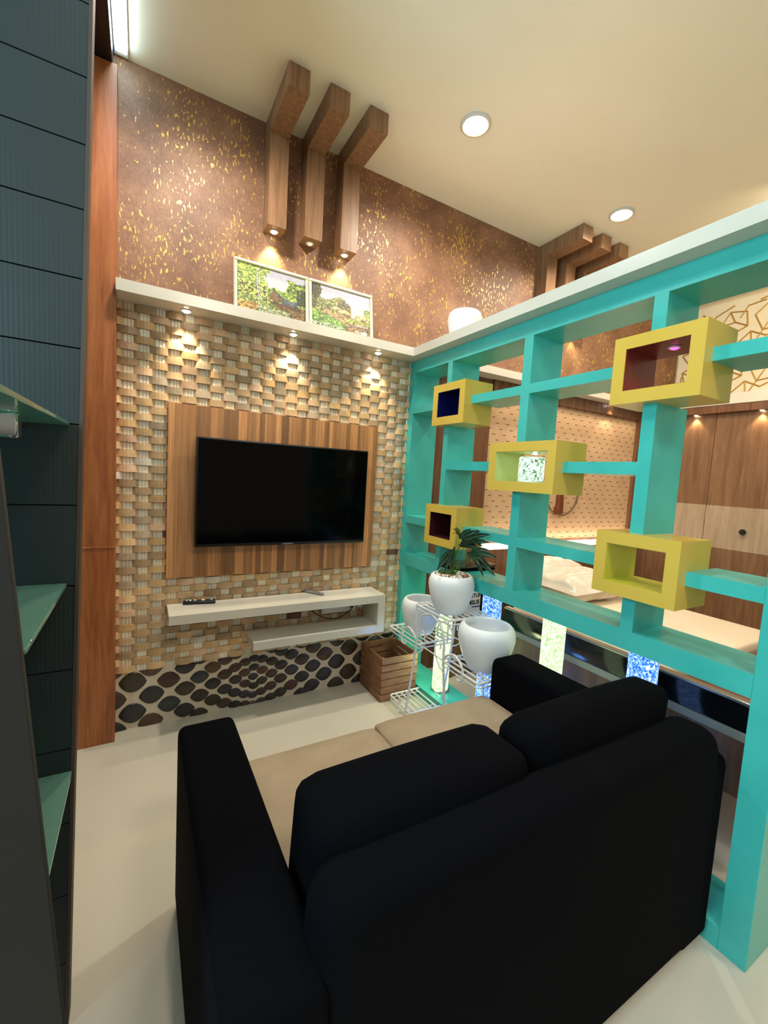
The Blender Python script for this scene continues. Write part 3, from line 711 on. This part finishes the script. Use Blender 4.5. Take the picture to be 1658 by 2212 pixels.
# ------------------------------------------------------------------ sofa
sf = thing('sofa', 'black fabric sofa with beige seat cushions, seen from behind in the foreground', 'sofa', (-.72, -1.5, 0))
def rounded(pts, rs, n=7):
    out = []; m_ = len(pts)
    for i, p in enumerate(pts):
        p = Vector(p); a = Vector(pts[i-1]); b = Vector(pts[(i+1) % m_]); r = rs[i]
        if r <= 0: out.append(tuple(p)); continue
        d1 = (a-p).normalized(); d2 = (b-p).normalized()
        s_ = p+d1*r; e_ = p+d2*r
        for k in range(n+1):
            u = k/n; out.append(tuple(s_*(1-u)**2+p*2*u*(1-u)+e_*u*u))
    return out
def padded(pts, axis, a, b, r, n=6):
    P2 = [Vector(p) for p in pts]; m_ = len(P2); area = sum(P2[i].x*P2[(i+1) % m_].y-P2[(i+1) % m_].x*P2[i].y for i in range(m_))
    sg = 1 if area > 0 else -1; nr = []
    for i in range(m_):
        d1 = P2[i]-P2[i-1]; d2 = P2[(i+1) % m_]-P2[i]
        d1 = d1.normalized() if d1.length > 1e-7 else d2.normalized(); d2 = d2.normalized() if d2.length > 1e-7 else d1
        t_ = (d1+d2).normalized(); q = Vector((t_.y, -t_.x))*sg; k = max(.5, q.dot(Vector((d1.y, -d1.x))*sg)); nr.append(-q/k)
    rings = []
    for k in range(n+1): th = math.pi/2*k/n; rings.append((r*(1-math.sin(th)), a+r*(1-math.cos(th))))
    for k in range(n+1): th = math.pi/2*(1-k/n); rings.append((r*(1-math.sin(th)), b-r*(1-math.cos(th))))
    mm = M(); vs = []
    for ins, t_ in rings:
        for p, q in zip(P2, nr):
            e = p+q*ins; vs.append((t_, e.x, e.y) if axis == 'x' else (e.x, t_, e.y))
    fs = [tuple(range(m_)), tuple(reversed(range((len(rings)-1)*m_, len(rings)*m_)))]
    for i in range(len(rings)-1):
        for k in range(m_): l = (k+1) % m_; fs.append((i*m_+k, i*m_+l, (i+1)*m_+l, (i+1)*m_+k))
    return mm.raw(vs, fs)
# frame of the back: outline in x-z
bk = rounded([(-1.305, .03), (-.045, .03), (-.056, .712), (-1.292, .722)], [.10, .10, .10, .085], 9)
padded(bk, 'y', -1.937, -1.802, .048, 8).build('back_frame', SOFA, sf, smooth=60)
ar = [(-1.935, .03), (-1.09, .03), (-1.09, .60), (-1.935, .612)]
for nm, a0, a1 in (('armrest', -1.435, -1.276), ('armrest', -.16, -.004)):
    yb_ = -1.932
    padded(rounded([(yb_, .03), (-1.09, .03), (-1.09, .60), (yb_, .612)], [.025, .03, .05, .04]), 'x', a0, a1, .022).build(nm, SOFA, sf, smooth=60)
M().box(-1.275, -.161, -1.764, -1.10, .05, .275, .01, 2).build('base', SOFA, sf)
for x in (-1.40, -.10):
    for y in (-1.88, -1.15): M().box(x, x+.05, y, y+.05, 0, .05, .003, 1).build('foot', BLACKP, sf)
def cushion(x0, x1, y0, y1, z0, z1, r, ma, nm, puff=.012, lean=0.):
    bm = bmesh.new(); bmesh.ops.create_cube(bm, size=1)
    bmesh.ops.subdivide_edges(bm, edges=bm.edges[:], cuts=9, use_grid_fill=True)
    cx, cy_, cz = (x0+x1)/2, (y0+y1)/2, (z0+z1)/2; hx, hy, hz = (x1-x0)/2, (y1-y0)/2, (z1-z0)/2
    for v in bm.verts:
        p = Vector((v.co.x*2*hx, v.co.y*2*hy, v.co.z*2*hz))
        q = Vector((max(-hx+r, min(hx-r, p.x)), max(-hy+r, min(hy-r, p.y)), max(-hz+r, min(hz-r, p.z))))
        d = p-q
        if d.length > 1e-9: p = q+d.normalized()*r
        fx, fy, fz = 1-(v.co.x*2)**2, 1-(v.co.y*2)**2, 1-(v.co.z*2)**2
        p.z += math.copysign(puff*fx*fy, v.co.z) if abs(v.co.z) > .49 else 0
        p.y += math.copysign(puff*fx*fz, v.co.y) if abs(v.co.y) > .49 else 0
        v.co = Vector((cx, cy_, cz))+p; v.co.y += lean*(v.co.z-z0)
    mm = M(); mm.addbm(bm, (1, 1, 1, 1)); return mm.build(nm, ma, sf, smooth=60)
cushion(-1.273, -.7415, -1.745, -1.085, .276, .418, .022, SEATF, 'seat_cushion', .010)
cushion(-.7405, -.163, -1.745, -1.068, .276, .418, .022, SEATF, 'seat_cushion', .010)
cushion(-1.262, -.737, -1.798, -1.605, .43, .760, .045, SOFA, 'back_cushion', .012, -.12)
cushion(-.733, -.100, -1.798, -1.66, .43, .785, .05, SOFA, 'back_cushion', .014, -.06)

# ------------------------------------------------------------------ things on the divider
t = thing('black_folder', 'glossy black folder with papers lying on the lowest teal shelf behind the plant', 'folder', (.12, -.56, .869))
rot = Matrix.Rotation(-.10, 3, 'Z')
M().box(-.02, .262, -.645, -.478, .8705, .886, .003, 1, rot=rot).build('folder_body', BLACKG, t)
M().box(-.005, .275, -.648, -.482, .888, .902, .003, 1, rot=Matrix.Rotation(-.04, 3, 'Z')).build('cover', mottled('folder_cover', srgb(30, 24, 22), srgb(120, 92, 70), 22, .15), t)
M().box(.03, .255, -.642, -.55, .8862, .8878, rot=rot).build('papers', mat('red_paper_edge', srgb(90, 22, 20), .6), t)

# ------------------------------------------------------------------ bedroom beyond
hb = thing('headboard_wall', 'wood and perforated beige headboard panel on the bedroom wall behind the divider', 'headboard', (1.5, -.03, 0))
M().box(.203, .706, -.032, -.0005, 0, 2.125, .001, 1).box(2.575, 2.69, -.04, -.0005, 0, 2.125, .001, 1).build('side_panel', BEDW, hb)
M().box(.707, 2.574, -.014, -.0005, .925, 2.055).build('perforated_panel', PERF, hb, smooth=0)
mm = M()
for i in range(24):
    x = .707+i*.0793; mm.box(x, x+.0785, -.05, -.0005, 2.035, 2.125, .004, 1)
mm.build('valance', BEDW, hb)
M().box(.707, 2.609, -.09, -.0005, 0, .868, .002, 1).build('lower_panel', BEDW, hb)
M().box(.715, 2.60, -.082, -.02, .869, .905, .003, 1).build('light_strip', LEDH, hb)
light('headboard_glow', 'AREA', (1.65, -.06, .93), 1.2, (1, .78, .55), (1.65, -.04, 2), parent=hb, shape='RECTANGLE', size=1.8, size_y=.04)
light('headboard_glow', 'AREA', (1.65, -.10, 2.0), 1.2, (1, .78, .55), (1.65, -.05, 1), parent=hb, shape='RECTANGLE', size=1.8, size_y=.04)
t = thing('wall_hanging', 'brown carved piece inside a thin rope ring hung on the perforated panel', 'ornament', (1.56, -.03, 1.14))
M().tube([(1.60+.205*math.cos(a), -.024, 1.33+.205*math.sin(a)) for a in [2*math.pi*i/48 for i in range(48)]], .008, 8, True).build('ring', ROPE, t)
M().prism([(1.50, 1.135), (1.60, 1.135), (1.592, 1.19), (1.585, 1.40), (1.60, 1.50), (1.55, 1.56), (1.51, 1.50), (1.535, 1.40), (1.53, 1.22)], 'y', -.05, -.016, .006).build('figure', RUST, t)
# nightstand with card
t = thing('nightstand', 'small brown wooden nightstand below the headboard, behind the plant stand', 'nightstand', (.5, -.11, 0))
M().box(.335, .70, -.215, -.034, .36, .40, .002, 1).box(.335, .37, -.215, -.034, 0, .36, .002, 1).box(.665, .70, -.215, -.034, 0, .36, .002, 1).box(.37, .665, -.205, -.034, .0, .06).box(.37, .44, -.205, -.19, .06, .36).build('cabinet_body', WARDW, t)
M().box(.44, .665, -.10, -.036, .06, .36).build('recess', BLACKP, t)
t = thing('white_card_stand', 'white printed card with black letters and a blue logo standing on the nightstand', 'sign', (.58, -.13, .4))
K0, K1, Z0, Z1 = .50, .650, .4005, .580
cardR = Matrix.Rotation(math.radians(-12), 3, 'X')
M().prism(rounded([(K0, Z0), (K1, Z0), (K1, Z1), (K0, Z1)], [0, 0, .015, .015]), 'y', -.135, -.131).build('card', WPOT, t, smooth=0)
def text(s, x, z, size, name='lettering', y=-.1365):
    cu = bpy.data.curves.new('t', 'FONT'); cu.body = s; cu.size = size; cu.extrude = .0004
    cu.offset = size*.02
    o = bpy.data.objects.new('t', cu); C.objects.link(o); bpy.context.view_layer.update()
    me = bpy.data.meshes.new_from_object(o.evaluated_get(bpy.context.evaluated_depsgraph_get())); bpy.data.objects.remove(o)
    for v in me.vertices: v.co = Vector((x+v.co.x, y-v.co.z, z+v.co.y))
    me.materials.append(BLACKP); q = bpy.data.objects.new(name, me); C.objects.link(q); q.parent = t; q.matrix_parent_inverse = Matrix.Translation(-t.location)
text('TUP', .578, .532, .040); text('MSUS', .530, .478, .046)
M().prism(rounded([(.552, .528), (.574, .528), (.574, .562), (.552, .562)], [.006]*4), 'y', -.1372, -.1352).build('logo', mat('blue_logo', srgb(30, 90, 180), .5), t)
M().box(.56, .648, -.1366, -.1352, .456, .464).build('blue_stripe', mat('blue_stripe', srgb(20, 70, 170), .5), t)
# black box behind the card
t = thing('black_box', 'black box on the nightstand behind the white card', 'box', (.66, -.08, .4))
M().box(.60, .70, -.12, -.095, .4005, .60, .003, 1).build('box_body', BLACKP, t)

# bed
bd = thing('bed', 'bed with cream cover and black glossy side rail beyond the teal divider', 'bed', (.95, -.9, 0))
M().prism([(.40, -1.56), (1.50, -1.56), (1.50, -.10), (.76, -.10), (.76, -.66), (.40, -.66)], 'z', .530, .64, .02).build('mattress', BEDL, bd)
M().box(.352, .385, -1.95, -.66, .532, .632, .004, 2).build('side_rail', BLSIDE, bd)
M().box(.348, .386, -1.95, -.66, .633, .645, .003, 1).build('rail_trim', SILV, bd)
M().box(.352, .39, -1.95, -.62, .495, .530, .003, 1).build('grey_band', GREYST, bd)
M().prism([(.36, -1.95), (1.53, -1.95), (1.53, -.10), (.74, -.10), (.74, -.64), (.36, -.64)], 'z', .28, .494, 0).build('base', BEDW, bd)
M().box(.90, 1.48, -1.60, -.25, 0, .279).build('plinth', BEDW, bd)
M().box(.39, 1.53, -1.95, -1.57, .495, .60, .01, 2).build('footboard', BEDW, bd)
def pillow(x0, x1, y0, y1, z, hgt, label, seed):
    t = thing('pillow', label, 'pillow', ((x0+x1)/2, (y0+y1)/2, z))
    mm = M()
    def f(s):
        def g(u, v):
            a, b = 2*u-1, 2*v-1; e = (1-a**4)*(1-b**4)
            hh = hgt*.5*(max(e, 0)**.55)*(1+.25*noise.noise(Vector((u*5+seed, v*5, s))))
            pinch = 1-.07*(1-abs(a))*b*b
            return (x0+(x1-x0)*(.5+a*.5*(1-.05*(1-b*b))), y0+(y1-y0)*(.5+b*.5*pinch), z+hgt*.5+s*hh)
        return g
    mm.grid(f(1), 28, 20); mm.grid(f(-1), 28, 20)
    bm = None
    o = mm.build('pillow_body', BEDP, t, smooth=70)
    mod = o.modifiers.new('weld', 'WELD'); mod.merge_threshold = .002
pillow(.72, 1.36, -.86, -.42, .642, .17, 'cream pillow in shiny wrap lying on the bed, in front of the headboard', 1.)
pillow(.98, 1.49, -.40, -.11, .642, .17, 'cream pillow farther back, against the headboard', 4.)
# wardrobe
t = thing('wardrobe', 'brown wooden wardrobe with a pale band and round black knob, in the far right corner', 'wardrobe', (2.9, -1.3, 0))
WX = 2.708
M().box(WX+.02, 3.188, -3.0, -.045, 0, 2.10, .002, 1).build('carcass', BEDW, t)
ys = [-.05, -.62, -1.20, -1.8, -2.4, -3.0]
for i in range(5):
    a, b_ = ys[i+1]+.002, ys[i]-.002
    d = M().box(WX, WX+.019, a, b_, .02, .930).box(WX, WX+.019, a, b_, 1.288, 2.06).build('door', WARDW, t, smooth=0)
    M().box(WX-.002, WX+.018, a, b_, .9305, 1.2875).build('pale_band', WARDL, d, smooth=0)
d = M().lathe([(.0, -.03), (.022, -.028), (.024, -.018), (.010, -.012), (.010, 0)], (WX-.002, -.905, 1.09), 24, axis='x').build('knob', BLACKP, t)
M().box(WX-.045, WX+.02, -3.0, -.16, 2.062, 2.125, .003, 1).build('cornice', BEDW, t)
M().box(WX-.05, 3.188, -3.0, -.16, 2.126, 2.215, .003, 1).build('top_ledge', WHITE, t)
for y in (-.47, -.93, -1.5): spot_fix(t, WX-.022, y, 2.062, BULBS, .015, 4 if y < -.4 else 0, (1, .80, .52), 90, (WX+.02, y, 1.2))
# gold-line panel on the right wall
PX = 3.186
t = thing('geometric_wall_panel', 'cream wall panel with raised gold geometric lines above the wardrobe', 'panel', (3.17, -1.5, 2.3))
M().box(PX-.012, PX, -2.9, -.02, 2.25, 3.16).build('panel_board', mottled('cream_panel', srgb(242, 230, 202), srgb(248, 238, 212), 2, .4), t)
GOLD = mat('gold_line', srgb(186, 142, 56), .35, .35)
mm = M(); s_ = .12
def seg(a, b):
    if any(not (-2.85 < q[0] < -.03 and 2.27 < q[1] < 3.15) for q in (a, b)): return
    mm.tube([(PX-.014, a[0], a[1]), (PX-.014, b[0], b[1])], .0058, 6)
s_ = .135
for i in range(-1, 14):
    for j in range(-1, 6):
        c0 = Vector((-.06-i*s_*2.05-(j % 2)*s_*1.02, 2.30+j*s_*1.62)); ro = .35+1.1*((i*3+j*5) % 5)
        pen = [c0+Vector((math.cos(ro+2*math.pi*k/5), math.sin(ro+2*math.pi*k/5)))*s_*(1.0 if (i+j) % 2 else .82) for k in range(5)]
        for k in range(5):
            if (i+j) % 3 or k: seg(pen[k], pen[(k+1) % 5])
        for k in (0, 2, 3): seg(c0, pen[k])
        seg(pen[1], pen[1]+(pen[1]-c0).normalized()*s_*.9); seg(pen[3], pen[3]+(pen[3]-c0).normalized()*s_*.8)
mm.build('gold_lines', GOLD, t)
M().raw([(PX-.0125, -2.9, 2.25), (PX-.0125, -.02, 2.25), (PX-.0125, -.02, 2.252), (PX-.0125, -2.9, 2.252)], [(0, 1, 2, 3)]).build('lower_edge', GOLD, t, smooth=0)

# ------------------------------------------------------------------ slate panel with glass shelves, far left
YP = -1.30
sl = thing('slate_display_panel', 'tall dark blue-grey ribbed panel with horizontal seams at the left edge', 'panel', (-2.0, YP, 0))
zs = [0, .17, .346, .528, .711, .900, 1.094, 1.275, 1.452, 1.614, 1.759, 1.900, 2.029, 2.16, 2.30, 2.44, 2.60, 2.78, 3.07]
xe = lambda z: -1.682+.0222*z
mm = M()
for a, b_ in zip(zs[:-1], zs[1:]):
    mm.prism([(-2.6, a+.0015), (xe(a)-.006, a+.0015), (xe(b_)-.006, b_-.0015), (-2.6, b_-.0015)], 'y', YP, YP+.018, 0)
mm.build('cladding_boards', RIBW, sl, smooth=0)
M().prism([(-2.6, 0), (xe(0)-.006, 0), (xe(3.07)-.006, 3.07), (-2.6, 3.07)], 'y', YP+.0185, YP+.04, 0).build('core', BLACKM, sl, smooth=0)
M().prism([(xe(0)-.0055, 0), (xe(0)+.0015, 0), (xe(3.07)+.0015, 3.07), (xe(3.07)-.0055, 3.07)], 'y', YP-.003, YP+.04, 0).build('edge_strip', DARKTRIM, sl, smooth=0)
for z, xr, yn, lab in ((1.452, -1.672, -1.92, 'topmost glass shelf, seen from below, on the dark panel at the left edge'), (1.098, -1.678, -1.69, 'middle glass shelf on the dark panel, its top face catching light'), (.655, -1.670, -1.60, 'lowest glass shelf on the dark panel, at the bottom left')):
    t = thing('glass_shelf', lab, 'shelf', (-2.0, YP, z), 'glass shelves on the dark panel')
    M().box(-2.4, xr, yn, YP-.004, z-.004, z+.004, .001, 1).build('pane', GLASS, t)
    M().box(xr-.10, xr-.07, YP-.075, YP-.004, z-.016, z-.0045, .002, 1).build('bracket', CHROME, t)
    if z > 1.4: M().box(-1.745, -1.715, -1.53, -1.50, z-.045, z-.0045, .003, 1).build('clamp', CHROME, t)
t = thing('dark_board', 'dark brown board with a slanting edge in the bottom left foreground', 'board', (-1.9, -1.78, 0))
M().prism([(-2.4, 0), (-1.580, 0), (-1.626, .636), (-1.683, 1.406), (-1.69, 1.425), (-2.4, 1.43)], 'y', -1.80, -1.785, .002).build('board_body', DARKBOARD, t)
